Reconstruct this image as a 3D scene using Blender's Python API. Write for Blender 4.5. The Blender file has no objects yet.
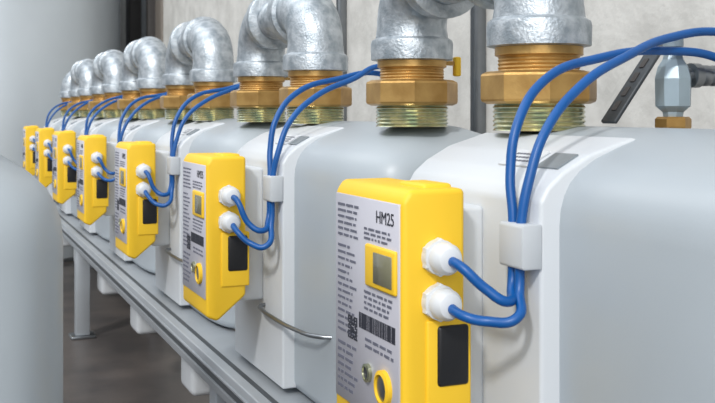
import bpy, bmesh, math, random
from mathutils import Vector, Matrix
random.seed(3)
S=bpy.context.scene
S.view_settings.view_transform='Standard'
H=0.66           # eye height; row runs along +Y, aisle faces -X
PITCH=0.56; C0=0.606; N=7
def col(r,g,b):
    f=lambda c:((c/255)/12.92 if c/255<=.04045 else ((c/255+.055)/1.055)**2.4)
    return (f(r),f(g),f(b),1)
def mat(name,c,rough=.5,metal=0,noise=0,scale=40,bump=0,bscale=200,c2=None,coat=0,detail=3):
    m=bpy.data.materials.new(name); m.use_nodes=True
    nt=m.node_tree; b=nt.nodes['Principled BSDF']
    b.inputs['Base Color'].default_value=c; b.inputs['Roughness'].default_value=rough; b.inputs['Metallic'].default_value=metal
    if coat: b.inputs['Coat Weight'].default_value=coat
    tc=nt.nodes.new('ShaderNodeTexCoord')
    if c2 is not None or noise:
        n=nt.nodes.new('ShaderNodeTexNoise'); n.inputs['Scale'].default_value=scale; n.inputs['Detail'].default_value=detail
        nt.links.new(tc.outputs['Object'],n.inputs['Vector'])
        r=nt.nodes.new('ShaderNodeValToRGB'); r.color_ramp.elements[0].position=.35; r.color_ramp.elements[1].position=.65
        r.color_ramp.elements[0].color=c; r.color_ramp.elements[1].color=c2 if c2 else tuple(x*(1-noise) for x in c[:3])+(1,)
        nt.links.new(n.outputs['Fac'],r.inputs['Fac']); nt.links.new(r.outputs['Color'],b.inputs['Base Color'])
    if bump:
        n2=nt.nodes.new('ShaderNodeTexNoise'); n2.inputs['Scale'].default_value=bscale; n2.inputs['Detail'].default_value=4
        nt.links.new(tc.outputs['Object'],n2.inputs['Vector'])
        bp=nt.nodes.new('ShaderNodeBump'); bp.inputs['Strength'].default_value=bump; bp.inputs['Distance'].default_value=.002
        nt.links.new(n2.outputs['Fac'],bp.inputs['Height']); nt.links.new(bp.outputs['Normal'],b.inputs['Normal'])
    return m
M=dict(
 body=mat('paint_grey',col(168,176,182),.38,noise=.04,scale=8,bump=.03,bscale=500),
 plate=mat('paint_light_grey',col(204,208,212),.40,bump=.03,bscale=500),
 yellow=mat('yellow_plastic',col(245,198,42),.52,noise=.03,scale=10,bump=.03,bscale=900),
 label=mat('label_plate',col(190,189,198),.38,noise=.03,scale=20),
 ink=mat('label_ink',col(46,48,58),.5),
 inkl=mat('label_ink_soft',col(104,106,120),.5),
 lcd=mat('lcd_glass',col(122,120,98),.15),
 black=mat('black_rubber',col(20,20,23),.45),
 white=mat('white_nylon',col(212,215,218),.4),
 galv=mat('galvanised_iron',col(196,202,207),.42,.7,scale=70,c2=col(150,159,166),bump=.4,bscale=320),
 brass=mat('brass',col(198,160,98),.38,.72,scale=30,c2=col(166,128,72),bump=.1,bscale=300),
 ring=mat('yellow_chromate',col(216,210,170),.22,.9,scale=60,c2=col(158,168,146)),
 steel=mat('steel',col(140,144,148),.3,.9,noise=.1),
 alu=mat('aluminium_rail',col(178,183,188),.42,.45,noise=.08,scale=12),
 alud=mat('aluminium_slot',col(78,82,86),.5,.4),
 blue=mat('blue_cable',col(0,82,152),.4,noise=.1),
 clip=mat('grey_clip',col(190,194,198),.5,noise=.03),
 tag=mat('grey_tag',col(138,147,153),.4,.2,noise=.1,scale=80),
 wall=mat('concrete_wall',col(208,206,201),.9,scale=14,c2=col(188,186,181),bump=.8,bscale=60,detail=8),
 wall2=mat('end_wall_paint',col(190,193,195),.8,noise=.05),
 floor=mat('floor_concrete',col(92,85,81),.35,scale=5,c2=col(66,62,61),bump=.1,bscale=40,detail=6),
 tank=mat('tank_metal',col(194,201,206),.4,.3,noise=.06,scale=3),
 dark=mat('dark_frame',col(66,62,60),.5,noise=.1),
 brown=mat('door_brown',col(122,114,106),.5,noise=.1),
 valve=mat('pale_blue_metal',col(158,174,183),.35,.35,noise=.1),
)
COL=S.collection
def link(ob,parent=None):
    COL.objects.link(ob)
    if parent: ob.parent=parent
    return ob
def mesh(name,verts,faces,m,smooth=False):
    me=bpy.data.meshes.new(name); me.from_pydata(verts,[],faces); me.validate()
    bm=bmesh.new(); bm.from_mesh(me); bmesh.ops.recalc_face_normals(bm,faces=bm.faces); bm.to_mesh(me); bm.free()
    me.materials.append(M[m])
    if smooth:
        for p in me.polygons: p.use_smooth=True
        try: me.set_sharp_from_angle(angle=math.radians(smooth if smooth is not True else 40))
        except Exception: pass
    return me
def boxm(name,x0,x1,y0,y1,z0,z1,m,bev=0,seg=3):
    bm=bmesh.new(); bmesh.ops.create_cube(bm,size=1)
    for v in bm.verts:
        v.co=Vector(((x0+x1)/2+v.co.x*(x1-x0),(y0+y1)/2+v.co.y*(y1-y0),(z0+z1)/2+v.co.z*(z1-z0)))
    if bev: bmesh.ops.bevel(bm,geom=bm.edges[:],offset=bev,segments=seg,profile=.5,affect='EDGES')
    me=bpy.data.meshes.new(name); bm.to_mesh(me); bm.free(); me.materials.append(M[m])
    if bev:
        for p in me.polygons: p.use_smooth=True
        me.set_sharp_from_angle(angle=math.radians(50))
    return me
def prism(name,prof,y0,y1,m,bev=0,seg=3):
    """profile in XZ extruded along Y"""
    bm=bmesh.new()
    a=[bm.verts.new((x,y0,z)) for x,z in prof]; b=[bm.verts.new((x,y1,z)) for x,z in prof]
    bm.faces.new(a); bm.faces.new(b[::-1]); n=len(prof)
    for i in range(n): bm.faces.new((a[i],b[i],b[(i+1)%n],a[(i+1)%n]))
    bmesh.ops.recalc_face_normals(bm,faces=bm.faces)
    if bev: bmesh.ops.bevel(bm,geom=bm.edges[:],offset=bev,segments=seg,profile=.5,affect='EDGES')
    me=bpy.data.meshes.new(name); bm.to_mesh(me); bm.free(); me.materials.append(M[m])
    if bev:
        for p in me.polygons: p.use_smooth=True
        me.set_sharp_from_angle(angle=math.radians(40))
    return me
def lathe(name,prof,m,axis='Z',n=48,org=(0,0,0),sides=None,smooth=35,cap=True):
    k=sides or n; vs=[];fs=[]
    for r,h in prof:
        for i in range(k):
            a=2*math.pi*(i+.5)/k
            p=(r*math.cos(a),r*math.sin(a),h)
            if axis=='Y': p=(p[0],p[2],p[1])
            if axis=='X': p=(p[2],p[0],p[1])
            vs.append((p[0]+org[0],p[1]+org[1],p[2]+org[2]))
    for j in range(len(prof)-1):
        for i in range(k):
            fs.append((j*k+i,j*k+(i+1)%k,(j+1)*k+(i+1)%k,(j+1)*k+i))
    if cap: fs.append(tuple(range(k))[::-1]); fs.append(tuple((len(prof)-1)*k+i for i in range(k)))
    return mesh(name,vs,fs,m,smooth)
def sweep(name,pts,rad,m,n=32,side=Vector((1,0,0)),smooth=40):
    vs=[];fs=[]
    P=[Vector(p) for p in pts]
    for i,p in enumerate(P):
        if i==0: t=P[1]-P[0]
        elif i==len(P)-1: t=P[-1]-P[-2]
        else: t=(P[i]-P[i-1]).normalized()+(P[i+1]-P[i]).normalized()
        t.normalize(); b=t.cross(side).normalized()
        for k in range(n):
            a=2*math.pi*k/n
            vs.append(tuple(p+rad[i]*(math.cos(a)*side+math.sin(a)*b)))
    for j in range(len(P)-1):
        for i in range(n): fs.append((j*n+i,j*n+(i+1)%n,(j+1)*n+(i+1)%n,(j+1)*n+i))
    fs.append(tuple(range(n))[::-1]); fs.append(tuple((len(P)-1)*n+i for i in range(n)))
    return mesh(name,vs,fs,m,smooth)
def obj(name,me,parent=None,loc=(0,0,0)):
    o=bpy.data.objects.new(name,me); o.location=loc; return link(o,parent)
def empty(name,loc):
    e=bpy.data.objects.new(name,None); e.location=loc; e.empty_display_size=.05; return link(e)
def curve(name,splines,r,m,parent=None):
    c=bpy.data.curves.new(name,'CURVE'); c.dimensions='3D'; c.bevel_depth=r; c.bevel_resolution=5; c.resolution_u=14; c.use_fill_caps=True
    for pts in splines:
        s=c.splines.new('BEZIER'); s.bezier_points.add(len(pts)-1)
        for bp,p in zip(s.bezier_points,pts):
            bp.co=p; bp.handle_left_type=bp.handle_right_type='AUTO'
    c.materials.append(M[m])
    return obj(name,c,parent)
# ---------------- meter meshes (local: origin at (pipe line x=.48, centre y), z=eye level) ----
V=.48
PN,PF=-.172,.135      # near / far connection offsets
def v_(x): return x-V
A_,B_=.24,.115; BC=v_(.51)
def body_mesh():
    prof=[(.03,-.340),(.012,-.339),(.003,-.334),(0,-.325),(0,-.080),(.001,-.068),(.004,-.058),(.009,-.049),(.017,-.041),(.030,-.033),(.050,-.025),(.074,-.017),(.1,-.0125)]
    n=128; vs=[];fs=[]
    for ins,z in prof:
        a=A_-ins*.85;b=B_-ins;e=2/5.2
        for i in range(n):
            t=2*math.pi*i/n; c,s=math.cos(t),math.sin(t)
            y=a*math.copysign(abs(c)**e,c); x=b*math.copysign(abs(s)**e,s)
            vs.append((x+BC,y,z))
    for j in range(len(prof)-1):
        for i in range(n): fs.append((j*n+i,j*n+(i+1)%n,(j+1)*n+(i+1)%n,(j+1)*n+i))
    fs.append(tuple(range(n))[::-1]); fs.append(tuple((len(prof)-1)*n+i for i in range(n)))
    return mesh('body',vs,fs,'body',60)
PY0,PY1=-.022,.190
meters={}
meters['body']=body_mesh()
meters['front_panel']=prism('front_panel',[(v_(.380),-.334),(v_(.380),-.062),(v_(.386),-.052),(v_(.398),-.042),(v_(.42),-.030),(v_(.46),-.018),(v_(.47),-.03),(v_(.47),-.334)],PY0,PY1,'plate',.003)
meters['sump']=boxm('sump',v_(.43),v_(.49),.10,.20,-.53,-.338,'plate',.012)
BY0,BY1=.030,.160; BX0,BX1=v_(.300),v_(.350); BT,BB=-.055,-.257
meters['index_housing']=prism('index_housing',[(BX0,BB+.006),(BX0,BT-.009),(BX0+.006,BT),(BX1,BT),(BX1,BB+.03),(BX0+.014,BB)],BY0,BY1,'yellow',.004,3)
meters['index_back_cover']=boxm('index_back_cover',BX1-.002,v_(.381),BY0+.026,BY1-.006,BB+.018,BT-.016,'plate',.004)
meters['housing_cap']=boxm('housing_cap',BX0+.022,BX1-.004,BY0+.012,BY0+.055,BT-.004,BT+.003,'yellow',.003)
meters['label_plate']=boxm('label_plate',BX0-.0012,BX0+.001,BY0+.004,BY1-.004,-.230,-.0655,'label',.0006,1)
meters['display_bezel']=boxm('display_bezel',BX0-.004,BX0,BY0+.006,BY0+.060,-.131,-.099,'yellow',.002)
meters['display_glass']=boxm('display_glass',BX0-.0048,BX0-.003,BY0+.010,BY0+.042,-.1265,-.1035,'lcd',.0004,1)
meters['service_port']=boxm('service_port',BX0+.026,BX1+.0015,BY0-.004,BY0+.006,-.196,-.152,'black',.003)
meters['port_guard']=boxm('port_guard',BX0+.018,BX1+.004,BY0-.002,BY0+.01,-.215,-.148,'yellow',.002)
XF=BX0-.0016
def multi(name,rects,m,x=XF):
    vs=[];fs=[]
    for (ya,yb,za,zb) in rects:
        k=len(vs)
        for xx in (x,x+.0006):
            vs+= [(xx,ya,za),(xx,yb,za),(xx,yb,zb),(xx,ya,zb)]
        fs+=[(k,k+3,k+2,k+1),(k,k+1,k+5,k+4),(k+1,k+2,k+6,k+5),(k+2,k+3,k+7,k+6),(k+3,k,k+4,k+7),(k+4,k+5,k+6,k+7)]
    return mesh(name,vs,fs,m)
def textrow(R,y1,y0,z,h,wmin=.0012,wmax=.0028,word=.82):
    y=y1
    while y>y0:
        for _ in range(random.randint(2,6)):
            w=random.uniform(wmin,wmax)
            if y-w<y0: break
            R.append((y-w,y,z-h*random.uniform(.8,1),z)); y-=w+.0007
        y-=.0022
R=[]
for r in range(6): textrow(R,BY1-.010,BY1-.056+random.uniform(0,.01),-.073-r*.0048,.0022)
for r in range(14): textrow(R,BY1-.010,BY1-.050+random.uniform(0,.016),-.106-r*.0052,.0022)
for r in range(3): textrow(R,BY0+.066,BY0+.010+random.uniform(0,.012),-.0875-r*.0036,.0020,.001,.002)
for r in range(4): textrow(R,BY0+.066,BY0+.010+random.uniform(0,.012),-.1355-r*.0042,.0022,.001,.002)
for r in range(7): textrow(R,BY1-.010,BY0+.078+random.uniform(0,.014),-.184-r*.0058,.0026)
for r in range(2): textrow(R,BY0+.064,BY0+.010+random.uniform(0,.012),-.1715-r*.0050,.0024)
meters['label_text_lines']=multi('label_text_lines',R,'inkl')
R=[];y=BY0+.076
while y>BY0+.010:
    w=random.choice((.0007,.0012,.0018)); R.append((y-w,y,-.166,-.154)); y-=w+random.choice((.0008,.0014))
meters['barcode']=multi('barcode',R,'ink')
R=[]
q=.0012
for i in range(15):
    for j in range(15):
        corner=((i<5 or i>9) and (j<5)) or (i<5 and j>9)
        if corner:
            ii=i if i<5 else i-10; jj=j if j<5 else j-10
            on=(ii in(0,4) or jj in(0,4)) or (ii==2 and jj==2)
        else: on=random.random()<.5
        if on: R.append((BY0+.078-q*(i+1)+.02,BY0+.078-q*i+.02,-.160-q*(j+1),-.160-q*j))
meters['qr_code']=multi('qr_code',R,'ink',XF-.0002)
meters['index_button']=lathe('index_button',[(.0070,0),(.0070,-.003),(.005,-.0035),(.0045,-.0015)],'ring',axis='X',org=(BX0-.001,BY0+.058,-.197))
meters['button_core']=lathe('button_core',[(.0045,0),(.0045,-.0025)],'ink',axis='X',org=(BX0-.001,BY0+.058,-.197))
meters['dial_ring']=lathe('dial_ring',[(.0130,0),(.0130,-.0035),(.0100,-.0045),(.0095,-.001)],'yellow',axis='X',org=(BX0-.001,BY0+.028,-.201))
meters['dial_core']=lathe('dial_core',[(.0096,0),(.0094,-.0025),(.006,-.0035)],'steel',axis='X',org=(BX0-.001,BY0+.028,-.201))
tc=bpy.data.curves.new('label_title','FONT'); tc.body='HM25'; tc.size=.0130; tc.extrude=.0002; tc.materials.append(M['ink'])
tr=Matrix(((0,0,-1,0),(-1,0,0,0),(0,1,0,0),(0,0,0,1)))
GX=v_(.327)
for k,gz in enumerate((-.103,-.135)):
    meters[f'cable_gland_{k+1}']=lathe(f'cable_gland_{k+1}',[(.0125,.001),(.0125,-.007),(.0105,-.0075),(.0105,-.010),(.0115,-.0105),(.011,-.017),(.0085,-.0215),(.005,-.023)],'white',axis='Y',org=(GX,BY0,gz))
    meters[f'gland_nut_{k+1}']=lathe(f'gland_nut_{k+1}',[(.0128,0),(.0138,-.0008),(.0138,-.006),(.0128,-.007)],'white',axis='Y',sides=6,org=(GX,BY0,gz),smooth=False)
meters['cable_clip']=prism('cable_clip',[(v_(.3805),-.077),(v_(.366),-.077),(v_(.3645),-.0785),(v_(.3645),-.1065),(v_(.366),-.108),(v_(.3805),-.108)],-.023,.008,'clip',.0012,2)
def quadslab(name,c,ux,uy,w,h,t,m):
    c=Vector(c);ux=Vector(ux).normalized();uy=Vector(uy).normalized();n=ux.cross(uy).normalized();vs=[]
    for s in (-1,1):
        for a,b in((-1,-1),(1,-1),(1,1),(-1,1)): vs.append(tuple(c+ux*a*w/2+uy*b*h/2+n*s*t/2))
    return mesh(name,vs,[(0,3,2,1),(4,5,6,7),(0,1,5,4),(1,2,6,5),(2,3,7,6),(3,0,4,7)],m)
meters['shoulder_tag']=quadslab('shoulder_tag',(v_(.409),.002,-.0352),(0,-1,0),(.022,0,.012),.028,.020,.0014,'tag')
meters['sticker']=quadslab('sticker',(v_(.409),.046,-.0350),(0,-1,0),(.022,0,.012),.042,.022,.0012,'white')
def stext():
    vs=[];fs=[]
    d=Vector((.022,0,.012)).normalized(); n=Vector((0,-1,0)).cross(d).normalized(); c=Vector((v_(.409),.046,-.0350))
    if n.z<0: n=-n
    for r in range(3):
        y=-.016
        while y<.015:
            w=random.uniform(.002,.005); k=len(vs)
            for a,b in((y,0),(y+w,0),(y+w,1),(y,1)):
                vs.append(tuple(c+Vector((0,-1,0))*a+d*(-.006+r*.005+b*.0022)+n*.0009))
            fs.append((k,k+1,k+2,k+3)); y+=w+.0012
    return mesh('sticker_print',vs,fs,'inkl')
meters['sticker_print']=stext()
def handle_mesh():
    return [(v_(.383),.050,-.244),(v_(.372),.044,-.2445),(v_(.369),.030,-.245),(v_(.369),-.03,-.247),(v_(.374),-.09,-.248),(v_(.384),-.13,-.248),(v_(.400),-.142,-.248)]
stack={}
def thread(r,z0,z1,k,amp=.0012):
    o=[]; st=(z1-z0)/k
    for i in range(k): o+= [(r,z0+st*i),(r-amp,z0+st*(i+.5))]
    return o+[(r,z1)]
stack['threaded_ring']=lathe('threaded_ring',thread(.040,-.016,.008,6,.0018),'ring')
stack['union_nut']=lathe('union_nut',[(.045,.007),(.0495,.009),(.0505,.011),(.0505,.031),(.0495,.033),(.045,.035)],'brass',sides=8,smooth=False)
stack['brass_adapter']=lathe('brass_adapter',[(.033,.034)]+thread(.0355,.035,.048,4,.001)+[(.038,.049),(.038,.058),(.034,.060)],'brass')
def add_meter(cx,cu,handle=True):
    e=empty('gas_meter',(cx,cu,H))
    for k,me in meters.items(): obj(k,me,e)
    t=obj('label_title',tc,e); t.matrix_local=Matrix.Translation((BX0-.0014,BY0+.044,-.082))@tr
    curve('wire_handle',[handle_mesh()],.0026,'steel',e)
    for i,y in enumerate((PN,PF)):
        for k,me in stack.items(): obj(f'{k}_{i+1}',me,e,(0,y,0))
    return e
for i in range(N): add_meter(V,C0+i*PITCH)
LX,LY=-.072,.80
add_meter(LX,LY)
# ---------------- U bends -----------------
ZC=.142; RB=.050
def elbow_pts(sgn,y0):
    pts=[];rad=[]
    for z,r in ((.056,.040),(.057,.045),(.074,.0455),(.078,.0445),(.081,.040),(ZC-RB,.0385)): pts.append((0,y0,z));rad.append(r)
    for k in range(1,13):
        a=math.pi/2*k/12
        pts.append((0,y0+sgn*RB*(1-math.cos(a)),ZC-RB+RB*math.sin(a)));rad.append(.0385)
    e=y0+sgn*RB
    for d,r in ((.008,.039),(.010,.0445),(.014,.0455),(.030,.0455),(.032,.042)): pts.append((0,e+sgn*d,ZC));rad.append(r)
    return pts,rad,e+sgn*.032
def ubend(cx,ya,yb):
    e=empty('pipe_u_bend',(cx,ya,H))
    L=yb-ya
    p,r,e1=elbow_pts(1,0); obj('elbow_1',sweep('elbow_1',p,r,'galv'),e)
    p,r,e2=elbow_pts(-1,L); obj('elbow_2',sweep('elbow_2',p,r,'galv'),e)
    obj('nipple',lathe('nipple',[(.031,e1-.01)]+thread(.0318,e1,e1+.018,5,.001)+[(.031,e1+.02),(.031,e2-.02)]+thread(.0318,e2-.018,e2,5,.001)+[(.031,e2+.01)],'galv',axis='Y',org=(0,0,ZC)),e)
    obj('tag',boxm('tag',.052,.060,L-.004,L+.004,.040,.062,'yellow',.002,2),e)
    obj('tag_strap',boxm('tag_strap',.034,.056,L-.002,L+.002,.052,.057,'brass'),e)
for i in range(N-1): ubend(V,C0+i*PITCH+PF,C0+(i+1)*PITCH+PN)
def end_elbow(cx,y,rz=-math.pi/2,pipe=True):
    e=empty('pipe_elbow',(cx,y,H)); p,r,_=elbow_pts(1,0)
    me=sweep('elbow',p,r,'galv'); o=obj('elbow',me,e); o.rotation_euler=(0,0,rz)
    if pipe: obj('outlet_pipe',lathe('outlet_pipe',[(.031,0),(.031,.40)],'galv',axis='X',org=(.07,0,ZC)),e)
end_elbow(V,C0+PN); end_elbow(V,C0+(N-1)*PITCH+PF)
end_elbow(LX,LY+PN,math.pi/2,False); end_elbow(LX,LY+PF,math.pi/2,False)
# ---------------- cables ------------------
def cable(i):
    cu=C0+i*PITCH
    j=lambda:random.uniform(-.003,.003) if i>0 else 0
    gy=cu+BY0-.020
    g=0 if i==0 else random.uniform(.008,.018)
    def P(u,v,z): return (v,u,H+z)
    a=[P(gy+.004,.327,-.103),P(gy-.012,.329,-.106),P(gy-.022+j(),.342,-.120-g),P(cu-.018,.356,-.129+j()-g),P(cu-.004,.368,-.122-g*.6),
       P(cu-.001,.3705,-.100),P(cu+.001,.372,-.075),P(cu+.008,.374,-.045+j()),P(cu+.014,.384,-.008),P(cu+.026,.415,.024+j()),P(cu+.042,.475,.042+j()),P(cu+.052,.545,.050)]
    b=[P(gy+.004,.327,-.135),P(gy-.014,.329,-.139-g*.3),P(gy-.024+j(),.342,-.142-g),P(cu-.026,.358,-.139+j()-g*1.2),P(cu-.012,.369,-.124-g*.7),
       P(cu-.010,.3705,-.100),P(cu-.010,.372,-.075),P(cu-.010+j(),.378,-.048),P(cu-.006,.394,-.014+j()),P(cu+.004,.430,.018),P(cu+.024,.49,.044+j()),P(cu+.045,.545,.060)]
    if i==0:
        a+=[P(cu+.05,.61,.042),P(cu+.03,.66,.0)]
        b+=[P(cu+.05,.60,.067),P(cu+.045,.66,.056),P(cu+.04,.70,.0)]
    else:
        a+=[P(cu+.04,.568,.035),P(cu+.03,.575,-.005)]
        b+=[P(cu+.04,.572,.045),P(cu+.025,.585,-.005)]
    curve('signal_cable',[a,b],.0036,'blue')
for i in range(N): cable(i)
# ---------------- rails / frame -----------
def rail(name,x0,x1,y0,y1,zt,h=.04):
    e=empty(name,(0,0,H))
    obj('profile',boxm('profile',x0,x1,y0,y1,zt-h,zt,'alu',.002,2),e)
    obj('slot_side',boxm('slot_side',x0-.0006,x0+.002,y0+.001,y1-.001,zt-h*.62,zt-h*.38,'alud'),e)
    obj('slot_lip',boxm('slot_lip',x0-.0025,x0+.001,y0+.002,y1-.002,zt-h*.36,zt-h*.30,'alu'),e)
    obj('slot_lip_low',boxm('slot_lip_low',x0-.0025,x0+.001,y0+.002,y1-.002,zt-h*.70,zt-h*.64,'alu'),e)
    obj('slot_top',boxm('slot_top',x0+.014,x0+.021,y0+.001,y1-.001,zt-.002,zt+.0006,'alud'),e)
    return e
rail('support_rail',.345,.425,-.3,4.45,-.341)
rail('support_rail',.585,.625,-.3,4.45,-.341)
rail('support_rail',-.14,.01,.45,1.2,-.341)
for u in (-.2,1.42,3.02,4.35):
    e=empty('rail_post',(0,u,0))
    obj('post',boxm('post',.365,.405,-.02,.02,.008,H-.382,'alu',.002,2),e)
    obj('foot',boxm('foot',.35,.42,-.035,.035,0,.008,'steel',.002,2),e)
    obj('back_post',boxm('back_post',.585,.625,-.02,.02,.008,H-.382,'alu',.002,2),e)
    obj('back_foot',boxm('back_foot',.57,.64,-.035,.035,0,.008,'steel',.002,2),e)
for u in (.48,1.17):
    e=empty('rail_post',(0,u,0)); obj('post',boxm('post',-.08,-.04,-.02,.02,0,H-.382,'alu',.002,2),e)
# ---------------- test valve --------------
ev=empty('test_valve',(.57,.675,H))
obj('base',lathe('base',[(.014,-.016),(.015,-.012),(.015,-.006),(.013,-.004)],'brass',sides=6,smooth=False),ev)
obj('body',lathe('body',[(.008,-.006),(.009,.0),(.015,.005),(.0155,.028),(.013,.038),(.009,.044),(.008,.048)],'valve',sides=8,smooth=False),ev)
obj('stem',lathe('stem',[(.006,.046),(.006,.054),(.0085,.055),(.0085,.062),(.005,.066)],'valve'),ev)
obj('hose_barb',lathe('hose_barb',[(.006,.012),(.006,.017),(.0105,.018),(.0105,.026),(.007,.027),(.009,.031),(.009,.036),(.007,.037),(.009,.041),(.009,.046),(.007,.047),(.0075,.1)],'steel',axis='X',org=(0,0,.031)),ev)
eb=empty('slotted_bracket',(.60,.72,H))
o=obj('strip',boxm('strip',-.002,.002,-.010,.010,-.012,.085,'alud',.001,1),eb)
R_=boxm('slot',-.003,-.0018,-.003,.003,0,.01,'dark')
for k in range(5): obj(f'slot_{k+1}',R_,o,(0,0,.000+k*.016))
o.rotation_euler=(0,math.radians(38),0); o.location=(-.055,0,0)
# ---------------- room --------------------
def slab(name,x0,x1,y0,y1,z0,z1,m): return obj(name,boxm(name,x0,x1,y0,y1,z0,z1,m))
slab('floor',-2.5,1.05,-2,5.9,-.05,0,'floor')
slab('wall_right',.95,1.05,-2,4.6,0,2.6,'wall')
slab('wall_right_end',.95,1.05,5.55,5.9,0,2.6,'wall')
slab('wall_back',-2.5,.95,5.8,5.9,0,2.6,'wall2')
ed=empty('door_1',(0,0,0))
obj('leaf',boxm('leaf',1.0,1.04,4.62,5.53,0,2.6,'wall2'),ed)
obj('frame_near',boxm('frame_near',.94,1.04,4.6,4.74,0,2.6,'brown',.004),ed)
obj('frame_mid',boxm('frame_mid',.93,1.02,4.86,4.92,0,2.6,'dark',.004),ed)
obj('frame_far',boxm('frame_far',.94,1.04,5.42,5.55,0,2.6,'dark',.004),ed)
for u,w in ((1.654,.02),(2.35,.014)):
    e=empty('wall_strut',(0,u,0)); obj('strut',boxm('strut',.925,.95,-w/2,w/2,0,2.6,'steel',.002,1),e)
    obj('strut_groove',boxm('strut_groove',.924,.927,-w/6,w/6,0,2.6,'alud'),e)
et=empty('steel_tank',(.24,5.05,0))
obj('shell',lathe('shell',[(.56,.0),(.58,.02),(.58,2.0),(.56,2.05),(.40,2.15),(.001,2.2)],'tank',n=96),et)
# ---------------- lights ------------------
w=bpy.data.worlds.new('world'); S.world=w; w.use_nodes=True; nt=w.node_tree; bg=nt.nodes['Background']
tcn=nt.nodes.new('ShaderNodeTexCoord'); sp=nt.nodes.new('ShaderNodeSeparateXYZ'); rp=nt.nodes.new('ShaderNodeValToRGB')
nt.links.new(tcn.outputs['Generated'],sp.inputs[0]); mr=nt.nodes.new('ShaderNodeMapRange'); mr.inputs[1].default_value=-1; mr.inputs[2].default_value=1
nt.links.new(sp.outputs['Z'],mr.inputs[0]); nt.links.new(mr.outputs[0],rp.inputs['Fac']); nt.links.new(rp.outputs['Color'],bg.inputs['Color'])
el=rp.color_ramp.elements; el[0].position=.3; el[0].color=col(96,97,100); el[1].position=.75; el[1].color=col(232,238,245)
x=el.new(.5); x.color=col(165,170,176)
bg.inputs['Strength'].default_value=1.05
sd=bpy.data.lights.new('sun','SUN'); sd.energy=1.9; sd.angle=math.radians(6); sd.color=(1,.98,.95)
so=link(bpy.data.objects.new('sun',sd)); so.rotation_euler=Vector((.55,.55,-.62)).to_track_quat('-Z','Y').to_euler()
ad=bpy.data.lights.new('overhead_fill','AREA'); ad.shape='RECTANGLE'; ad.size=1.0; ad.size_y=4; ad.energy=25; ad.color=(.97,.99,1)  # added soft daylight from upper left; no lamp fixture hangs here
ao=link(bpy.data.objects.new('overhead_fill',ad)); ao.location=(-.7,2.4,2.5); ao.rotation_euler=(0,math.radians(-25),0)
ad=bpy.data.lights.new('rear_fill','AREA'); ad.shape='RECTANGLE'; ad.size=2.0; ad.size_y=1.6; ad.energy=28; ad.color=(.97,.99,1)  # added fill behind the camera, brightens foreground meter and tank; no window there
ao=link(bpy.data.objects.new('rear_fill',ad)); ao.location=(-.9,-1.8,1.5); ao.rotation_euler=(Vector((.4,2.0,.6))-Vector((-.9,-1.8,1.5))).to_track_quat('-Z','Y').to_euler()
# ---------------- camera ------------------
cd=bpy.data.cameras.new('camera'); cam=link(bpy.data.objects.new('camera',cd)); S.camera=cam
cam.location=(0,0,H); th=math.atan(.4175)
cam.rotation_euler=(math.pi/2,0,-th)
cd.sensor_width=36; cd.lens=1000/715*36; cd.shift_y=-89.5/715; cd.clip_start=.02
cd.dof.use_dof=True; cd.dof.focus_distance=.95; cd.dof.aperture_fstop=26
